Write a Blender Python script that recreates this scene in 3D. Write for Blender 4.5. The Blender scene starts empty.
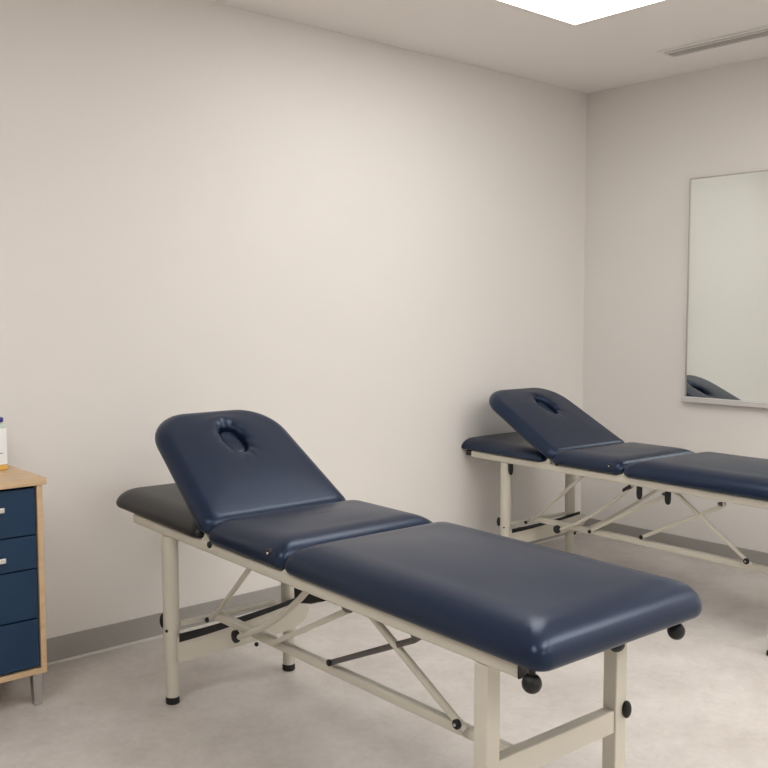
import bpy, bmesh, math, random
from mathutils import Vector, Matrix
R = math.radians
scene = bpy.context.scene
C = scene.collection
random.seed(4)

# ------------------------------------------------------------------ materials
def nt_mat(name):
    m = bpy.data.materials.new(name); m.use_nodes = True
    return m, m.node_tree, m.node_tree.nodes['Principled BSDF']

def mat(name, col, rough=0.5, metal=0.0, bump=0.0, bscale=200.0, var=0.0, vscale=6.0, coat=0.0, spec=0.5, trans=0.0, ior=1.45, detail=4.0):
    m, nt, b = nt_mat(name)
    b.inputs['Base Color'].default_value = (*col, 1)
    b.inputs['Roughness'].default_value = rough
    b.inputs['Metallic'].default_value = metal
    b.inputs['Specular IOR Level'].default_value = spec
    b.inputs['Coat Weight'].default_value = coat
    b.inputs['Transmission Weight'].default_value = trans
    b.inputs['IOR'].default_value = ior
    if name == 'navy_vinyl': b.inputs['Specular Tint'].default_value = (.66, .80, 1, 1)
    tc = nt.nodes.new('ShaderNodeTexCoord')
    if var > 0:
        n = nt.nodes.new('ShaderNodeTexNoise'); n.inputs['Scale'].default_value = vscale; n.inputs['Detail'].default_value = detail
        nt.links.new(tc.outputs['Object'], n.inputs['Vector'])
        r = nt.nodes.new('ShaderNodeMapRange')
        r.inputs['From Min'].default_value = 0.3; r.inputs['From Max'].default_value = 0.7
        r.inputs['To Min'].default_value = 1 - var; r.inputs['To Max'].default_value = 1 + var
        nt.links.new(n.outputs['Fac'], r.inputs['Value'])
        mx = nt.nodes.new('ShaderNodeVectorMath'); mx.operation = 'SCALE'; mx.inputs[0].default_value = col
        nt.links.new(r.outputs['Result'], mx.inputs['Scale'])
        nt.links.new(mx.outputs['Vector'], b.inputs['Base Color'])
    if bump > 0:
        n = nt.nodes.new('ShaderNodeTexNoise'); n.inputs['Scale'].default_value = bscale; n.inputs['Detail'].default_value = 3
        nt.links.new(tc.outputs['Object'], n.inputs['Vector'])
        bp = nt.nodes.new('ShaderNodeBump'); bp.inputs['Strength'].default_value = bump; bp.inputs['Distance'].default_value = 0.002
        nt.links.new(n.outputs['Fac'], bp.inputs['Height']); nt.links.new(bp.outputs['Normal'], b.inputs['Normal'])
    return m

def floor_mat():
    m, nt, b = nt_mat('vinyl_floor')
    tc = nt.nodes.new('ShaderNodeTexCoord')
    n1 = nt.nodes.new('ShaderNodeTexNoise'); n1.inputs['Scale'].default_value = 3.2; n1.inputs['Detail'].default_value = 8; n1.inputs['Roughness'].default_value = .62
    n2 = nt.nodes.new('ShaderNodeTexNoise'); n2.inputs['Scale'].default_value = 26; n2.inputs['Detail'].default_value = 6; n2.inputs['Distortion'].default_value = 1.2
    for n in (n1, n2): nt.links.new(tc.outputs['Object'], n.inputs['Vector'])
    mx = nt.nodes.new('ShaderNodeMath'); mx.operation = 'MULTIPLY_ADD'; mx.inputs[1].default_value = .28
    nt.links.new(n2.outputs['Fac'], mx.inputs[0]); 
    m2 = nt.nodes.new('ShaderNodeMath'); m2.operation = 'MULTIPLY'; m2.inputs[1].default_value = .72
    nt.links.new(n1.outputs['Fac'], m2.inputs[0]); nt.links.new(m2.outputs[0], mx.inputs[2])
    cr = nt.nodes.new('ShaderNodeValToRGB')
    cr.color_ramp.elements[0].position = .36; cr.color_ramp.elements[0].color = FLOOR_A
    cr.color_ramp.elements[1].position = .64; cr.color_ramp.elements[1].color = FLOOR_B
    nt.links.new(mx.outputs[0], cr.inputs['Fac']); nt.links.new(cr.outputs['Color'], b.inputs['Base Color'])
    b.inputs['Roughness'].default_value = .42
    b.inputs['Specular IOR Level'].default_value = .5
    bp = nt.nodes.new('ShaderNodeBump'); bp.inputs['Strength'].default_value = .08; bp.inputs['Distance'].default_value = .001
    nt.links.new(n2.outputs['Fac'], bp.inputs['Height']); nt.links.new(bp.outputs['Normal'], b.inputs['Normal'])
    return m

def wood_mat(name, c1, c2, rough=.45):
    m, nt, b = nt_mat(name)
    tc = nt.nodes.new('ShaderNodeTexCoord'); mp = nt.nodes.new('ShaderNodeMapping'); mp.inputs['Scale'].default_value = (2.5, 22, 22)
    n = nt.nodes.new('ShaderNodeTexNoise'); n.inputs['Scale'].default_value = 2.0; n.inputs['Detail'].default_value = 6; n.inputs['Distortion'].default_value = .5
    cr = nt.nodes.new('ShaderNodeValToRGB'); cr.color_ramp.elements[0].position = .3; cr.color_ramp.elements[1].position = .7
    cr.color_ramp.elements[0].color = (*c1, 1); cr.color_ramp.elements[1].color = (*c2, 1)
    nt.links.new(tc.outputs['Object'], mp.inputs['Vector']); nt.links.new(mp.outputs['Vector'], n.inputs['Vector'])
    nt.links.new(n.outputs['Fac'], cr.inputs['Fac']); nt.links.new(cr.outputs['Color'], b.inputs['Base Color'])
    b.inputs['Roughness'].default_value = rough
    return m

def emit_mat(name, col, s):
    m = bpy.data.materials.new(name); m.use_nodes = True; nt = m.node_tree; nt.nodes.clear()
    e = nt.nodes.new('ShaderNodeEmission'); e.inputs['Color'].default_value = (*col, 1); e.inputs['Strength'].default_value = s
    o = nt.nodes.new('ShaderNodeOutputMaterial'); nt.links.new(e.outputs[0], o.inputs[0]); return m

FLOOR_A = (.50, .46, .425, 1); FLOOR_B = (.65, .61, .575, 1)
PANEL = 13.8
M = dict(
    wall=mat('wall_paint', (.755, .725, .69), .6, bump=.05, bscale=120, var=.012, vscale=1.4),
    ceil=mat('ceiling_paint', (.86, .82, .785), .8),
    floor=floor_mat(),
    base=mat('grey_vinyl_skirting', (.335, .32, .30), .5, var=.04, vscale=4),
    toe=mat('pale_cove_strip', (.66, .63, .60), .5),
    vinyl=mat('navy_vinyl', (.0065, .0135, .035), .32, bump=.06, bscale=260, var=.06, vscale=9, spec=.5),
    dark_vinyl=mat('charcoal_vinyl', (.008, .0085, .010), .36, bump=.06, bscale=260, spec=.42),
    cream=mat('cream_powder_coat', (.62, .585, .50), .38, bump=.03, bscale=300),
    black=mat('black_rubber', (.006, .006, .0065), .5),
    grey_metal=mat('dark_grey_steel', (.13, .12, .115), .4, metal=.5),
    steel=mat('brushed_steel', (.62, .61, .59), .28, metal=1.0, bump=.03),
    chrome=mat('satin_chrome', (.55, .54, .53), .22, metal=1.0),
    wood=wood_mat('light_wood', (.52, .36, .21), (.63, .46, .29)),
    drawer=mat('navy_laminate', (.009, .034, .080), .45, spec=.4, var=.04, vscale=3),
    gap=mat('shadow_gap_black', (.006, .007, .01), .7),
    silver=mat('silver_handle', (.75, .75, .74), .25, metal=.9),
    mirror=mat('mirror_glass', (.76, .80, .775), .02, metal=1.0),
    alu=mat('aluminium_trim', (.50, .48, .45), .4, metal=.7),
    ledge=mat('pale_metal_ledge', (.66, .64, .62), .35, metal=.2),
    vent=mat('vent_paint', (.58, .55, .52), .6),
    slot=mat('vent_slot', (.30, .285, .27), .8),
    label=mat('white_label', (.86, .87, .88), .5),
    jug=mat('milky_plastic', (.55, .63, .55), .35, spec=.4),
    amber=mat('amber_liquid', (.80, .48, .12), .25),
    blue=mat('blue_cap', (.02, .03, .22), .35),
    ink=mat('label_ink', (.10, .12, .17), .6),
    panel=emit_mat('added_light_diffuser', (1.0, .985, .965), PANEL),
    panel_near=emit_mat('light_diffuser_dim', (1.0, .985, .965), 8.0),
    trim=mat('light_trim', (.80, .77, .73), .5),
)

# ------------------------------------------------------------------ helpers
def obj(name, bm, m, parent=None, smooth=False, bevel=0, autosm=None):
    me = bpy.data.meshes.new(name)
    bmesh.ops.recalc_face_normals(bm, faces=bm.faces[:])
    if smooth:
        for f in bm.faces: f.smooth = True
    bm.to_mesh(me); bm.free()
    ms = m if isinstance(m, (list, tuple)) else [m]
    for q in ms: me.materials.append(q)
    o = bpy.data.objects.new(name, me); C.objects.link(o)
    if parent: o.parent = parent
    if autosm:
        me.set_sharp_from_angle(angle=R(autosm))
    if bevel:
        b = o.modifiers.new('bevel', 'BEVEL'); b.width = bevel; b.segments = 3; b.limit_method = 'ANGLE'; b.angle_limit = R(40)
    return o

def thing(name, label, cat, loc=(0, 0, 0), rz=0, group=None):
    o = bpy.data.objects.new(name, None); C.objects.link(o); o.location = loc; o.rotation_euler = (0, 0, rz)
    o.empty_display_size = .1
    o['label'] = label; o['category'] = cat
    if group: o['group'] = group
    return o

def struct(o):
    o['kind'] = 'structure'; return o

def box(bm, x0, x1, y0, y1, z0, z1):
    vs = [bm.verts.new((x, y, z)) for x in (x0, x1) for y in (y0, y1) for z in (z0, z1)]
    for f in ((0, 1, 3, 2), (4, 6, 7, 5), (0, 4, 5, 1), (2, 3, 7, 6), (0, 2, 6, 4), (1, 5, 7, 3)):
        bm.faces.new([vs[i] for i in f])
    return bm

def bx(*a):
    return box(bmesh.new(), *a)

def tube(bm, pts, r, n=16, caps=True):
    """sweep a circle (r) or a rectangle (r=(w,h)) along a polyline"""
    pts = [Vector(p) for p in pts]; rings = []
    for i, p in enumerate(pts):
        t = (pts[min(i + 1, len(pts) - 1)] - pts[max(i - 1, 0)]).normalized()
        a = Vector((0, 0, 1)) if abs(t.z) < .95 else Vector((0, 1, 0))
        s = t.cross(a).normalized(); u = s.cross(t).normalized()
        if isinstance(r, tuple):
            w, h = r[0] / 2, r[1] / 2; k = min(w, h) * .5; ring = []
            for cx, cy, a0 in ((w - k, h - k, 0), (-w + k, h - k, 90), (-w + k, -h + k, 180), (w - k, -h + k, 270)):
                for q in range(4):
                    an = R(a0 + q * 30); ring.append(bm.verts.new(p + s * (cx + k * math.cos(an)) + u * (cy + k * math.sin(an))))
        else:
            ring = [bm.verts.new(p + (s * math.cos(2 * math.pi * q / n) + u * math.sin(2 * math.pi * q / n)) * r) for q in range(n)]
        rings.append(ring)
    for a, b in zip(rings, rings[1:]):
        for i in range(len(a)):
            bm.faces.new((a[i], a[(i + 1) % len(a)], b[(i + 1) % len(a)], b[i]))
    if caps:
        bm.faces.new(rings[0][::-1]); bm.faces.new(rings[-1])
    return bm

def lathe(bm, prof, c=(0, 0, 0), n=28, axis='z'):
    rings = []
    for r, z in prof:
        ring = []
        for q in range(n):
            a = 2 * math.pi * q / n; x, y = r * math.cos(a), r * math.sin(a)
            v = (x, y, z) if axis == 'z' else ((z, x, y) if axis == 'x' else (x, z, y))
            ring.append(bm.verts.new(Vector(v) + Vector(c)))
        rings.append(ring)
    for a, b in zip(rings, rings[1:]):
        for i in range(n): bm.faces.new((a[i], a[(i + 1) % n], b[(i + 1) % n], b[i]))
    bm.faces.new(rings[0][::-1]); bm.faces.new(rings[-1]); return bm

def ball(r, c, sz=(1, 1, 1), seg=20):
    bm = bmesh.new(); bmesh.ops.create_uvsphere(bm, u_segments=seg, v_segments=seg // 2 + 2, radius=r)
    bmesh.ops.scale(bm, vec=sz, verts=bm.verts); bmesh.ops.translate(bm, vec=c, verts=bm.verts); return bm

def bez(p0, p1, p2, p3, n=14):
    p0, p1, p2, p3 = map(Vector, (p0, p1, p2, p3)); out = []
    for i in range(n + 1):
        t = i / n; out.append(p0 * (1 - t) ** 3 + p1 * 3 * t * (1 - t) ** 2 + p2 * 3 * t * t * (1 - t) + p3 * t ** 3)
    return out

def rpoly(corners, radii, narc=10, step=.02):
    """rounded polygon outline: evenly stepped edges and arcs, with outward normals (ccw input)"""
    n = len(corners); cs = [Vector(c) for c in corners]; P = []; N = []
    segs = []
    for i in range(n):
        a, b, c = cs[i - 1], cs[i], cs[(i + 1) % n]
        d1 = (a - b).normalized(); d2 = (c - b).normalized(); ang = d1.angle(d2); r = radii[i]
        t = r / math.tan(ang / 2); p1 = b + d1 * t; p2 = b + d2 * t
        cen = b + (d1 + d2).normalized() * (r / math.sin(ang / 2)); segs.append((p1, p2, cen, r))
    for i in range(n):
        p1, p2, cen, r = segs[i]
        a1 = math.atan2(p1.y - cen.y, p1.x - cen.x); a2 = math.atan2(p2.y - cen.y, p2.x - cen.x)
        while a2 < a1: a2 += 2 * math.pi
        for q in range(narc + 1):
            a = a1 + (a2 - a1) * q / narc; nn = Vector((math.cos(a), math.sin(a))); P.append(cen + nn * r); N.append(nn)
        nx = segs[(i + 1) % n][0]; d = nx - p2; k = max(1, int(d.length / step))
        nn = Vector((d.y, -d.x)).normalized()
        for q in range(1, k): P.append(p2 + d * q / k); N.append(nn)
    return P, N

def inset_poly(corners, radii, d, counts, rmin=.016, narc=10):
    """rounded polygon moved inwards by d with the same number of points on every arc and edge"""
    n = len(corners); cs = [Vector(c) for c in corners]; cc = []
    for i in range(n):
        a, b, c = cs[i - 1], cs[i], cs[(i + 1) % n]; e1 = (b - a).normalized(); e2 = (c - b).normalized()
        n1 = Vector((-e1.y, e1.x)); n2 = Vector((-e2.y, e2.x)); cc.append(b + (n1 + n2) * (d / (1 + n1.dot(n2))))
    segs = []
    for i in range(n):
        a, b, c = cc[i - 1], cc[i], cc[(i + 1) % n]; d1 = (a - b).normalized(); d2 = (c - b).normalized(); ang = d1.angle(d2)
        r = max(radii[i] - d, rmin); t = r / math.tan(ang / 2)
        segs.append((b + d1 * t, b + d2 * t, b + (d1 + d2).normalized() * (r / math.sin(ang / 2)), r))
    P = []
    for i in range(n):
        p1, p2, cen, r = segs[i]; a1 = math.atan2(p1.y - cen.y, p1.x - cen.x); a2 = math.atan2(p2.y - cen.y, p2.x - cen.x)
        while a2 < a1: a2 += 2 * math.pi
        for q in range(narc + 1):
            a = a1 + (a2 - a1) * q / narc; P.append(cen + Vector((math.cos(a), math.sin(a))) * r)
        nx = segs[(i + 1) % n][0]; dd = nx - p2
        for q in range(1, counts[i]): P.append(p2 + dd * q / counts[i])
    return P

def cushion(corners, radii, z0, z1, rh, rb, crown=.006, hole=None, pucker=0.0, place=None, power=2.0, bulge=0.0):
    """upholstered pad: crowned top, wide rolled edge (inset rh over the whole height), optional oval hole"""
    n = len(corners)
    counts = [max(2, int((Vector(corners[(i + 1) % n]) - Vector(corners[i])).length / .02)) for i in range(n)]
    ip = lambda d, rm=.030: inset_poly(corners, radii, d, counts, rm)
    top = ip(rh); k = len(top); bm = bmesh.new()
    cen = Vector(hole[:2]) if hole else sum(top, Vector((0, 0))) / k
    def inner(p, kk=1.0):
        d = p - cen; a = math.atan2(d.y / hole[3], d.x / hole[2]); return cen + Vector((hole[2] * kk * math.cos(a), hole[3] * kk * math.sin(a)))
    rings = []
    def add(pts, z): rings.append([bm.verts.new((p.x, p.y, z[i] if isinstance(z, list) else z)) for i, p in enumerate(pts)])
    out = ip(0)
    wob = lambda p: .5 + .5 * math.cos(11 * math.atan2((p - cen).y / hole[3], (p - cen).x / hole[2]))
    if hole:
        add([inner(p, .94) for p in top], z0)
        add([inner(p, .94) for p in top], z1 - .030)
        add([inner(p, .97) for p in top], z1 - .014)
        add([inner(p, 1.00) for p in top], [z1 - .0075 - pucker * .5 * wob(p) for p in top])
        add([inner(p, 1.05) for p in top], [z1 - .003 - pucker * wob(p) for p in top])
        add([inner(p, 1.14) for p in top], [z1 + crown * .25 - pucker * .8 * wob(p) for p in top])
        add([inner(p, 1.40) for p in top], [z1 + crown * .6 - pucker * .2 * wob(p) for p in top])
        ts = [.12, .25, .4, .55, .7, .85, 1]
        for t in ts: add([inner(p, 1.40).lerp(p, t) for p in top], [z1 + crown * (.6 + .2 * math.sin(math.pi * min(1, t * 1.3))) * (1 - t * t) for p in top])
    else:
        rx = max(p.x for p in top) - min(p.x for p in top); ry = max(p.y for p in top) - min(p.y for p in top)
        h = min(rx, ry) / 2 * .86; m = 9
        c2 = [h * (1 - q / m) for q in range(m)] + [0]
        for d in c2:
            pts = ip(rh + d, max(.006, .030 - d))
            add(pts, [z1 + crown * max(0, 1 - (2 * (p.x - cen.x) / rx) ** 2) * max(0, 1 - (2 * (p.y - cen.y) / ry) ** 2) for p in pts])
    H_ = z1 - z0 - rb
    for q in range(1, 13):
        a = R(90) * q / 12
        add(ip(rh * (1 - math.sin(a) ** (2 / power)) - bulge * math.sin(2 * a) ** 2), z1 - H_ * (1 - math.cos(a) ** (2 / power)))
    for q in range(1, 6):
        a = R(90) * q / 5
        add(ip(rb * (1 - math.cos(a))), z0 + rb * (1 - math.sin(a)))
    if not hole:
        bm.faces.new(rings[0]); bm.faces.new(rings[-1][::-1])
    else:
        rings.append(rings[0])
    for a, b in zip(rings, rings[1:]):
        for i in range(k): bm.faces.new((a[i], b[i], b[(i + 1) % k], a[(i + 1) % k]))
    if place:
        for v in bm.verts: v.co = place(v.co)
    return bm

# ------------------------------------------------------------------ room
DX, DY, ZC = 4.737, 3.545, 2.6355
X0, Y0 = -2.6, -2.8
struct(obj('floor', bx(X0 - .1, DX + .1, Y0 - .1, DY + .1, -.1, 0), M['floor']))
struct(obj('ceiling', bx(X0 - .1, DX + .1, Y0 - .1, DY + .1, ZC, ZC + .1), M['ceil']))
struct(obj('wall_left', bx(X0 - .1, DX, DY, DY + .1, 0, ZC), M['wall']))
struct(obj('wall_right', bx(DX, DX + .1, Y0 - .1, DY + .1, 0, ZC), M['wall']))
struct(obj('wall_back', bx(X0 - .1, DX, Y0 - .1, Y0, 0, ZC), M['wall']))
struct(obj('wall_side', bx(X0 - .1, X0, Y0, DY, 0, ZC), M['wall']))
BB = .098
def baseboard(name, horizontal):
    bm = bmesh.new()
    prof = [(0, 0), (.0, BB), (.006, BB), (.007, BB - .003), (.007, .012), (.0075, .006), (.011, 0)]
    a = []; b = []
    for d, z in prof:
        if horizontal: a.append(bm.verts.new((X0, DY - d, z))); b.append(bm.verts.new((DX - d, DY - d, z)))
        else: a.append(bm.verts.new((DX - d, DY - d, z))); b.append(bm.verts.new((DX - d, Y0, z)))
    for i in range(len(prof) - 1): bm.faces.new((a[i], b[i], b[i + 1], a[i + 1]))
    o = struct(obj(name, bm, M['base']))
    bm = bmesh.new()
    if horizontal: box(bm, X0, DX - .012, DY - .017, DY - .0005, 0, .007)
    else: box(bm, DX - .017, DX - .0005, Y0, DY - .018, 0, .007)
    obj('cove_strip', bm, M['toe'], o)
baseboard('baseboard_left', True); baseboard('baseboard_right', False)

# ------------------------------------------------------------------ ceiling lights and vent
def ceiling_light(x0, x1, y0, y1, label, group=None, m='panel'):
    t = thing('ceiling_light', label, 'light', ((x0 + x1) / 2, (y0 + y1) / 2, ZC), 0, group)
    hx, hy = (x1 - x0) / 2, (y1 - y0) / 2
    bm = bmesh.new(); w = .012
    box(bm, -hx - w, hx + w, -hy - w, -hy, -.006, -.0002); box(bm, -hx - w, hx + w, hy, hy + w, -.006, -.0002)
    box(bm, -hx - w, -hx, -hy, hy, -.006, -.0002); box(bm, hx, hx + w, -hy, hy, -.006, -.0002)
    obj('frame', bm, M['trim'], t)
    obj('diffuser', bx(-hx + .0003, hx - .0003, -hy + .0003, hy - .0003, -.005, -.0004), M[m], t)
    return t
ceiling_light(2.36, 3.555, 2.14, 2.735, 'bright square-cornered recessed ceiling light panel above the treatment tables', m='panel_near')
for (x, y) in ((-.2, 1.5), (2.1, .45), (3.75, .15), (.8, -1.3), (3.4, -1.5)):  # unseen panels, added to brighten the walls and tables
    ceiling_light(x - .6, x + .6, y - .3, y + .3, 'unseen ceiling light panel added to brighten the room, nearer the viewer', 'added ceiling light panels out of frame')

vt = thing('ceiling_vent', 'narrow grey linear air vent set in the ceiling above the wall mirror', 'vent', (4.305, 1.77, ZC))
VY0, VY1 = -1.0, .98
bm = bmesh.new()
for a, b in ((-.075, -.058), (-.022, -.014), (.058, .075)): box(bm, a, b, VY0, VY1, -.008, -.0003)
box(bm, -.058, .058, VY1 - .016, VY1, -.008, -.0003); box(bm, -.058, .058, VY0, VY0 + .016, -.008, -.0003)
obj('frame', bm, M['trim'], vt)
obj('vent_slot', bx(-.0575, -.0225, VY0 + .017, VY1 - .017, -.003, -.0004), M['vent'], vt)
obj('vent_slot', bx(-.0135, .0575, VY0 + .017, VY1 - .017, -.003, -.0004), M['slot'], vt)
bm = bmesh.new()
box(bm, .010, .016, VY0 + .017, VY1 - .017, -.007, -.0031); box(bm, .034, .040, VY0 + .017, VY1 - .017, -.007, -.0031)
obj('vane', bm, M['vent'], vt)

# ------------------------------------------------------------------ mirror
mr = thing('wall_mirror', 'large wall mirror with thin metal edge and pale ledge reflecting a navy headrest', 'mirror', (DX, 2.3, .87), R(0))
YM = 2.84 - 2.3; YN = -.75; HM = 1.19
obj('mirror_glass', bx(-.012, -.0005, YN, YM, .012, HM), M['mirror'], mr)
bm = bmesh.new()
box(bm, -.016, -.0005, YM, YM + .006, .012, HM + .006); box(bm, -.016, -.0005, YN - .006, YM, HM, HM + .006); box(bm, -.016, -.0005, YN - .006, YN, .012, HM)
obj('frame', bm, M['alu'], mr)
obj('bottom_ledge', bx(-.035, -.0005, YN - .015, YM + .018, -.016, .0115), M['ledge'], mr, bevel=.002)

# ------------------------------------------------------------------ cabinet
cx0, cx1, cy0, cy1 = .80, 1.262, 3.145, 3.52
cab = thing('drawer_cabinet', 'light wood cabinet with navy drawer fronts and chrome legs against the wall', 'cabinet', ((cx0 + cx1) / 2, (cy0 + cy1) / 2, 0))
hw, hd = (cx1 - cx0) / 2, (cy1 - cy0) / 2
obj('top', bx(-hw, hw, -hd, hd, .769, .793), M['wood'], cab, bevel=.0015)
pw = .019
obj('side_panel', bx(hw - pw - .012, hw - .012, -hd + .008, hd, .122, .7688), M['wood'], cab, bevel=.001)
obj('side_panel', bx(-hw + .012, -hw + .012 + pw, -hd + .008, hd, .122, .7688), M['wood'], cab, bevel=.001)
obj('bottom_panel', bx(-hw + .012 + pw, hw - pw - .012, -hd + .008, hd, .122, .140), M['wood'], cab, bevel=.001)
obj('back_panel', bx(-hw + .012 + pw, hw - pw - .012, hd - .01, hd, .1402, .7688), M['wood'], cab)
obj('carcass', bx(-hw + .0125 + pw, hw - pw - .0125, -hd + .034, hd - .012, .1405, .7685), M['gap'], cab)
zs = [.762, .601, .485, .314, .145]
for i in range(4):
    z1, z0 = zs[i] - .0025, zs[i + 1] + .0025
    d = obj('drawer', bx(-hw + .014 + pw, hw - pw - .018, -hd + .012, -hd + .031, z0, z1), M['drawer'], cab, bevel=.0012)
    if i < 2:
        hz = z1 - .058 if i == 0 else z1 - .064
        bm = bmesh.new(); box(bm, -.085, .085, -hd - .014, -hd - .006, hz - .009, hz + .009)
        for s in (-.075, .075): box(bm, s - .004, s + .004, -hd - .006, -hd + .0118, hz - .004, hz + .004)
        obj('handle', bm, M['silver'], d, bevel=.003)
for sx in (-1, 1):
    for sy in (-1, 1):
        bm = bmesh.new(); ox, oy = sx * (hw - .033), sy * (hd - .052) 
        b0 = [(-.013, -.013), (.013, -.013), (.013, .013), (-.013, .013)]; t0 = [(-.019, -.019), (.019, -.019), (.019, .019), (-.019, .019)]
        lo = [bm.verts.new((ox + a, oy + b, 0)) for a, b in b0]; hi = [bm.verts.new((ox + a, oy + b, .1215)) for a, b in t0]
        bm.faces.new(lo[::-1]); bm.faces.new(hi)
        for i in range(4): bm.faces.new((lo[i], lo[(i + 1) % 4], hi[(i + 1) % 4], hi[i]))
        obj('leg', bm, M['chrome'], cab, bevel=.003)

# ------------------------------------------------------------------ jug
jg = thing('plastic_jug', 'white-labelled plastic bottle with blue cap and amber base on the wooden cabinet', 'bottle', (1.160, 3.42, .7935))
def rrect_prism(w, d, r, prof, cx=0, cy=0):
    P, N = rpoly([(cx - w, cy - d), (cx + w, cy - d), (cx + w, cy + d), (cx - w, cy + d)], [r] * 4, 6, .05); bm = bmesh.new(); rings = []
    for ins, z in prof: rings.append([bm.verts.new((p.x - n.x * ins, p.y - n.y * ins, z)) for p, n in zip(P, N)])
    k = len(P)
    for a, b in zip(rings, rings[1:]):
        for i in range(k): bm.faces.new((a[i], a[(i + 1) % k], b[(i + 1) % k], b[i]))
    bm.faces.new(rings[0][::-1]); bm.faces.new(rings[-1]); return bm
obj('base', rrect_prism(.064, .040, .014, [(.004, 0), (0, .004), (0, .0195)]), M['amber'], jg, smooth=True, autosm=40)
obj('body', rrect_prism(.062, .038, .014, [(0, .0197), (0, .152), (.003, .158), (.010, .162), (.018, .164)]), M['jug'], jg, smooth=True, autosm=40)
lb = obj('paper_label', rrect_prism(.0635, .0395, .014, [(0, .021), (0, .148)]), M['label'], jg, smooth=True, autosm=40)
bm = bmesh.new(); yy = -.0395
for x0, x1, z0, z1 in ((-.045, .030, .096, .101), (-.045, .026, .088, .091), (-.045, .045, .060, .0618), (-.045, .02, .050, .0515), (-.03, .02, .120, .128)):
    box(bm, x0, x1, yy - .0006, yy + .0002, z0, z1)
obj('printing', bm, M['ink'], lb)
bm = lathe(bmesh.new(), [(.026, .1642), (.026, .168)], (.031, 0, 0)); obj('neck', bm, M['jug'], jg, smooth=True, autosm=40)
bm = lathe(bmesh.new(), [(.029, .1682), (.030, .170), (.030, .181), (.027, .184)], (.031, 0, 0)); obj('cap', bm, M['blue'], jg, smooth=True, autosm=40)

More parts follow.
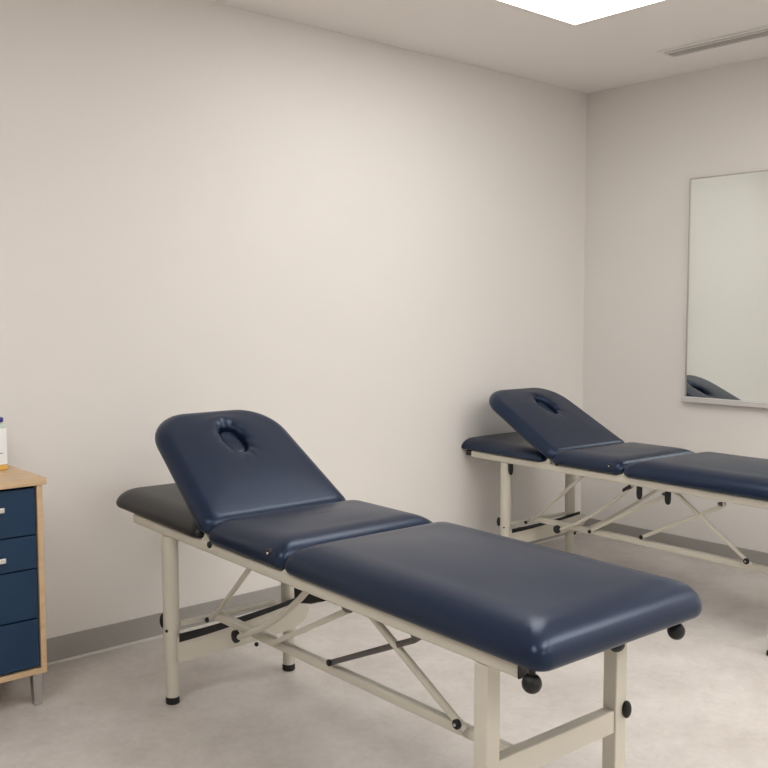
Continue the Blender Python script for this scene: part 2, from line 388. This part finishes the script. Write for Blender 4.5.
# ------------------------------------------------------------------ treatment tables
OU, OV = .92, .25          # table centre in its own plan
L, ZT, ZB = 1.848, .6125, .578
UF, UL = 1.738, .240
def make_table(name, label, X, Y, a, W, th, head_mat, extra):
    VL = (.021, W + .010) if not extra else (.021, W - .021)
    ud = Vector((math.sin(a), -math.cos(a))); vd = Vector((math.cos(a), math.sin(a)))
    loc = Vector((X, Y)) + ud * OU + vd * OV
    t = thing(name, label, 'treatment table', (loc.x, loc.y, 0), math.atan2(ud.y, ud.x))
    def part(nm, bm, m, parent=t, **k):
        if not extra:      # this couch is levelled a touch higher at the head end
            for q in bm.verts:
                q.co.z += (.0135 - .0170 * q.co.x / 1.85) * min(1, max(0, (q.co.z - .35) / .2))
        if extra:          # thinner pads and a lower stretcher on this couch
            for q in bm.verts:
                z = q.co.z
                if z > ZT + .0003: q.co.x += .026 * min(1, max(0, (q.co.x + .19) / .4))
                if z > ZT + .1: q.co.z = z - .013
                elif z > ZT: q.co.z = ZT + (z - ZT) * .87
                elif .2 < z < .55: q.co.z = z - .02 * min(1, (z - .2) / .07, (.55 - z) / .2)
        bmesh.ops.translate(bm, vec=(-OU, -OV, 0), verts=bm.verts)
        return obj(nm, bm, m, parent, **k)
    cr, bk = M['cream'], M['black']
    V0, V1 = -.015, .592 if not extra else .588
    # pads
    part('head_cushion', cushion([(-.205, V0 + .008), (.485, V0), (.485, V1), (-.19, V1 - .01)], [.10, .03, .03, .09], ZT + .001, ZT + .066, .085, .014, .006, power=1.9), head_mat, smooth=True)
    part('seat_cushion', cushion([(.545, V0), (.970, V0), (.974, V1 + .012), (.545, V1)], [.035, .035, .035, .035], ZT + .004, ZT + .086, .095, .018, .007, power=2.15), M['vinyl'], smooth=True)
    part('foot_cushion', cushion([(.974, V0 - .002), (1.935, V0 - .010), (1.935, V1 + .022), (.980, V1 + .012)], [.035, .04, .075, .04], ZT + .001, ZT + .091, .120, .020, .013, power=2.15), M['vinyl'], smooth=True)
    p0 = Vector((.56, 0, ZT + (.085 if extra else .081))); s = Vector((-math.cos(th), 0, math.sin(th))); n = Vector((math.sin(th), 0, math.cos(th)))
    def pl(c): return p0 + s * c.x + Vector((0, c.y, 0)) + n * c.z
    bo = -.03 if extra else 0; HS = .383 if not extra else .372
    bc = [(-.03, -.027), (.568, .026 + bo), (.572, .530 + bo * .3), (-.03, .557)]
    br = part('backrest', cushion(bc, [.05, .155, .165, .05], -.062, 0, .050, .02, .006, hole=(HS, .283 - bo * .5, .076, .046), pucker=.004, place=pl), M['vinyl'], smooth=True)
    hc = .283 - bo * .5
    P, N = rpoly([(HS - .071, hc - .041), (HS + .071, hc - .041), (HS + .071, hc + .041), (HS - .071, hc + .041)], [.0405] * 4, 8, .02)
    bm = bmesh.new(); k = len(P); rings = []
    for ins, z in ((.002, -.055), (0, -.036), (.003, -.027), (.010, -.0215), (.02, -.0195)):
        rings.append([bm.verts.new(pl(Vector((p.x - q.x * ins, p.y - q.y * ins, z)))) for p, q in zip(P, N)])
    for A, B in zip(rings, rings[1:]):
        for i in range(k): bm.faces.new((A[i], A[(i + 1) % k], B[(i + 1) % k], B[i]))
    bm.faces.new(rings[0][::-1]); bm.faces.new(rings[-1])
    part('face_hole_plug', bm, M['vinyl'], br, smooth=True)
    # under-pad boards of the raised backrest, hinge tabs
    for v in (.06, W - .08):
        part('backrest_support', tube(bmesh.new(), [pl(Vector((.02, v, -.067))), pl(Vector((.46, v, -.067)))], (.03, .008)), cr)
    # side rails, end rails
    for v in (0, W - .03):
        r = part('side_rail', tube(bmesh.new(), [(0, v + .015, (ZT + ZB) / 2), (L, v + .015, (ZT + ZB) / 2)], (.03, ZT - ZB)), cr, smooth=True, autosm=35)
        part('end_cap', bx(L + .0002, L + .004, v + .001, v + .029, ZB + .001, ZT - .001), bk, r)
        for u, h in ((.520, .028), (.982, .022)):
            bm = bmesh.new()
            ps = [(u - .035, ZT - .004), (u + .035, ZT - .004), (u + .012, ZT + h * .5), (u + .006, ZT + h), (u - .006, ZT + h), (u - .012, ZT + h * .5)]
            f0 = [bm.verts.new((a_, v + .003, b_)) for a_, b_ in ps]; f1 = [bm.verts.new((a_, v + .027, b_)) for a_, b_ in ps]
            bm.faces.new(f0); bm.faces.new(f1[::-1])
            for i in range(6): bm.faces.new((f0[i], f0[(i + 1) % 6], f1[(i + 1) % 6], f1[i]))
            part('hinge_bracket', bm, cr, r)
    for u in (.03, UF):
        part('end_rail', bx(u - .015, u + .015, .0302, W - .0302, ZB + .002, ZT - .002), cr)
    # foot-end legs, square
    for v in (.001, W - .027):
        lg = part('leg', bx(UF - .021, UF + .021, v, v + .044, .022, ZB - .0005), cr, bevel=.004)
        part('foot_cap', bx(UF - .022, UF + .022, v - .001, v + .045, 0, .0218), bk, lg, bevel=.004)
    # head-end legs, round telescopic
    for v in VL:
        bm = bmesh.new(); lathe(bm, [(.0270, .155), (.0275, .157), (.0275, ZB - .0005)], (UL, v, 0))
        lathe(bm, [(.0222, .025), (.0222, .1548)], (UL, v, 0))
        lg = part('leg', bm, cr, smooth=True, autosm=35)
        part('foot_cap', lathe(bmesh.new(), [(.020, 0), (.0240, .004), (.0240, .018), (.0225, .0248)], (UL, v, 0)), bk, lg, smooth=True, autosm=35)
    # foot-end crossbar
    part('crossbar', bx(UF - .017, UF + .017, .0455, W - .0275, .290, .348), cr, bevel=.003)
    # head-end crossbar, shaped panel and black strap between
    part('crossbar', bx(UL - .01, UL + .012, .049, W - .049, .266, .282), cr, bevel=.002)
    bm = bmesh.new(); up = []; lo = []
    VE = W + .078; K = 24
    for i in range(K + 1):
        f = i / K; v = .026 + (VE - .026) * f
        zt = .240 + .026 * f ** 1.4; zb_ = .150 + .026 * f ** 2
        if f > .88:
            q = (f - .88) / .12; m_ = (zt + zb_) / 2 + .004; hh = (zt - zb_) / 2 * math.sqrt(max(0.02, 1 - q * q)); zt, zb_ = m_ + hh, m_ - hh
        up.append((v, zt)); lo.append((v, zb_))
    for u in (UL + .0290, UL + .0370):
        vs = [bm.verts.new((u, v, z)) for v, z in up + lo[::-1]]; bm.faces.new(vs)
        if u > UL + .03:
            for i in range(len(vs)): bm.faces.new((prev[i], prev[(i + 1) % len(vs)], vs[(i + 1) % len(vs)], vs[i]))
        prev = vs
    pan = part('shaped_panel', bm, cr)
    bm = bmesh.new(); k = 22; pts = []
    for i in range(k + 1):
        f = i / k; v = .03 + (W - .015) * f; z = .238 + .038 * f ** 1.6; pts.append((UL + .038, v, z, .0145 * (1 - .45 * f)))
    A = [bm.verts.new((u, v, z + h)) for u, v, z, h in pts] + [bm.verts.new((u, v, z - h)) for u, v, z, h in pts[::-1]]
    B = [bm.verts.new((x.co.x + .004, x.co.y, x.co.z)) for x in A]
    bm.faces.new(A); bm.faces.new(B[::-1])
    for i in range(len(A)): bm.faces.new((A[i], A[(i + 1) % len(A)], B[(i + 1) % len(A)], B[i]))
    part('black_strap', bm, bk)
    # lower rail
    RV, RZ = .15, .305
    part('lower_rail', tube(bmesh.new(), [(UL + .046, RV + .015, RZ - .015), (.36, RV, RZ), (UF - .0185, RV, RZ + .012)], (.024, .030)), cr, smooth=True, autosm=35)
    rail2 = part('lower_rail', tube(bmesh.new(), [(UL + .046, W - RV - .015, RZ - .015), (.36, W - RV, RZ), (UF - .0185, W - RV, RZ + .012)], (.024, .030)), cr, smooth=True, autosm=35) if False else None
    def bolt(u, v, z, r=.009, parent=t):
        bm = lathe(bmesh.new(), [(r, 0), (r, .006), (r * .6, .009)], (u, v, z), 14, 'y')
        for q in bm.verts: q.co.y = v - (q.co.y - v)
        return part('bolt', bm, bk, parent, smooth=True, autosm=35)
    def brace(pts, r, m=cr, nm='brace', **k): return part(nm, tube(bmesh.new(), pts, r), m, smooth=True, autosm=35, **k)
    b = brace([(1.285 if not extra else 1.245, .045, .576), (1.563, .128, .329)], .0105 if not extra else .008)
    bm = lathe(bmesh.new(), [(.0125, 0), (.0125, .008), (.009, .011)], (1.549, .118, .343), 18, 'y')
    for q in bm.verts: q.co.y = .118 - (q.co.y - .118)
    kb = part('bolt', bm, bk, b, smooth=True, autosm=35)
    part('bolt_centre', ball(.004, (1.549, .1065, .343)), M['steel'], kb, smooth=True)
    b = brace([(.74, .035, .576), (.29, .155, .283)], .0085)
    bolt(.262, .150, .272, parent=b)
    # flat grey link
    b = brace([(1.005, .130, .336), (1.46, .055, .543), (1.49, .045, .562)], (.007, .016), M['grey_metal'] if not extra else cr, 'link_bar')
    bolt(1.012, .126, .340, .010, b)
    part('link_hook', ball(.012, (1.468, .052, .555), (1.6, .6, .8)), M['grey_metal'], b, smooth=True)
    # pale link
    b = brace([(.71, .130, .315), (1.19, .050, .548)], (.008, .016), cr, 'link_bar')
    part('link_hook', ball(.012, (1.20, .045, .556), (1.9, .5, .7)), M['grey_metal'], b, smooth=True)
    # curved gas-strut arm with disc
    arm = brace(bez((.515, .118, .283), (.67, .115, .348), (.87, .095, .46), (1.02, .05, .572)), .0095 if not extra else .007, cr, 'curved_arm')
    bm = lathe(bmesh.new(), [(.021, 0), (.021, .010), (.015, .013)], (.508, .120, .285), 22, 'y')
    for q in bm.verts: q.co.y = .120 - (q.co.y - .120)
    part('pivot_disc', bm, bk, arm, smooth=True, autosm=35)
    bolt(.61, .134, .283, .007, arm)
    if not extra:
        bm = bmesh.new(); ps = [(.782, .577), (.955, .577), (.938, .492), (.87, .468), (.788, .452)]
        f0 = [bm.verts.new((a_, .155, b_)) for a_, b_ in ps]; f1 = [bm.verts.new((a_, .185, b_)) for a_, b_ in ps]
        bm.faces.new(f0); bm.faces.new(f1[::-1])
        for i in range(5): bm.faces.new((f0[i], f0[(i + 1) % 5], f1[(i + 1) % 5], f1[i]))
        part('black_block', bm, bk, bevel=.006)
    part('cross_rail', bx(.95, .98, .0302, W - .0302, ZB, ZT - .004), cr)
    # knobs and bolts
    for u, v, z, r in ((1.885, .004, .580, .0215), (1.885, .528, .578, .0215)):
        kb = part('ball_knob', ball(r, (u, v, z)), bk, smooth=True)
        part('stem', lathe(bmesh.new(), [(.008, .59), (.008, ZT + .010)], (u, v, 0), 12), bk, kb, smooth=True, autosm=35)
    kb = part('ball_knob', ball(.020, (UF + .038, W - .052, .533), (.9, 1.15, .95)), bk, smooth=True)
    part('oval_knob', ball(.019, (UF + .026, W + .010, .345), (.6, .75, 1.2)), bk, smooth=True)
    part('oval_knob', ball(.018, (UL - .034, .006, .285), (.6, .6, 1.4)), bk, smooth=True)
    bm = ball(.0055, (UL + .013, -.0035, .262)); part('bolt', bm, bk, smooth=True)
    kb = part('pad_bolt', ball(.012, (.905, V0 + .008, ZT + .046), (1, .8, 1)), bk, smooth=True)
    part('bolt_centre', ball(.0035, (.908, V0 - .001, ZT + .045)), M['steel'], kb, smooth=True)
    part('hinge_bolt', ball(.011, (.612, -.036, ZT + .014), (1, .6, 1)), bk, smooth=True)
    if extra:
        for u in (.285, 1.085, 1.235):
            bm = tube(bmesh.new(), [(u, .010, ZB - .0005), (u, .010, ZB - .032), (u, .010, ZB - .040)], (.026, .014))
            kn = part('paddle_knob', bm, bk, bevel=.003)
            part('knob_tip', ball(.0145, (u, .010, ZB - .041), (.95, .55, 1)), bk, kn, smooth=True)
        part('link_grip', tube(bmesh.new(), [(.955, .068, .535), (1.01, .052, .566)], .010), bk, smooth=True, autosm=35)
        part('end_block', bx(-.045, -.002, .0, .03, ZB + .006, ZT - .001), bk, bevel=.006)
        arm = brace(bez((.56, .24, .27), (.7, .23, .345), (.94, .19, .46), (1.10, .17, .572)), .0065, cr, 'curved_arm')
        bolt(.71, .125, .31, .009, arm)
        b2 = brace([(.30, .05, .262), (.36, .12, .275)], .004, bk, 'cable')
    return t

make_table('treatment_table', 'nearest navy vinyl treatment table with raised backrest and charcoal head pad', 1.571, 3.139, -.0297, .493, R(31), M['dark_vinyl'], False)
make_table('treatment_table', 'farther navy vinyl treatment table standing by the corner under the wall mirror', 3.687, 3.475, -.0731, .53, R(28), M['vinyl'], True)

# ------------------------------------------------------------------ world, camera
w = bpy.data.worlds.new('world'); scene.world = w; w.use_nodes = True
w.node_tree.nodes['Background'].inputs[0].default_value = (.90, .89, .88, 1); w.node_tree.nodes['Background'].inputs[1].default_value = .5
cd = bpy.data.cameras.new('camera'); cam = bpy.data.objects.new('camera', cd); C.objects.link(cam)
cam.location = (0, 0, 1.35); cam.rotation_euler = (R(90) - .07575, 0, .84744 - R(90))
cd.sensor_width = 36; cd.lens = 958.484 / 768 * 36; cd.clip_start = .05
scene.camera = cam
scene.view_settings.view_transform = 'Standard'
scene.view_settings.look = 'None'
scene.view_settings.exposure = 0
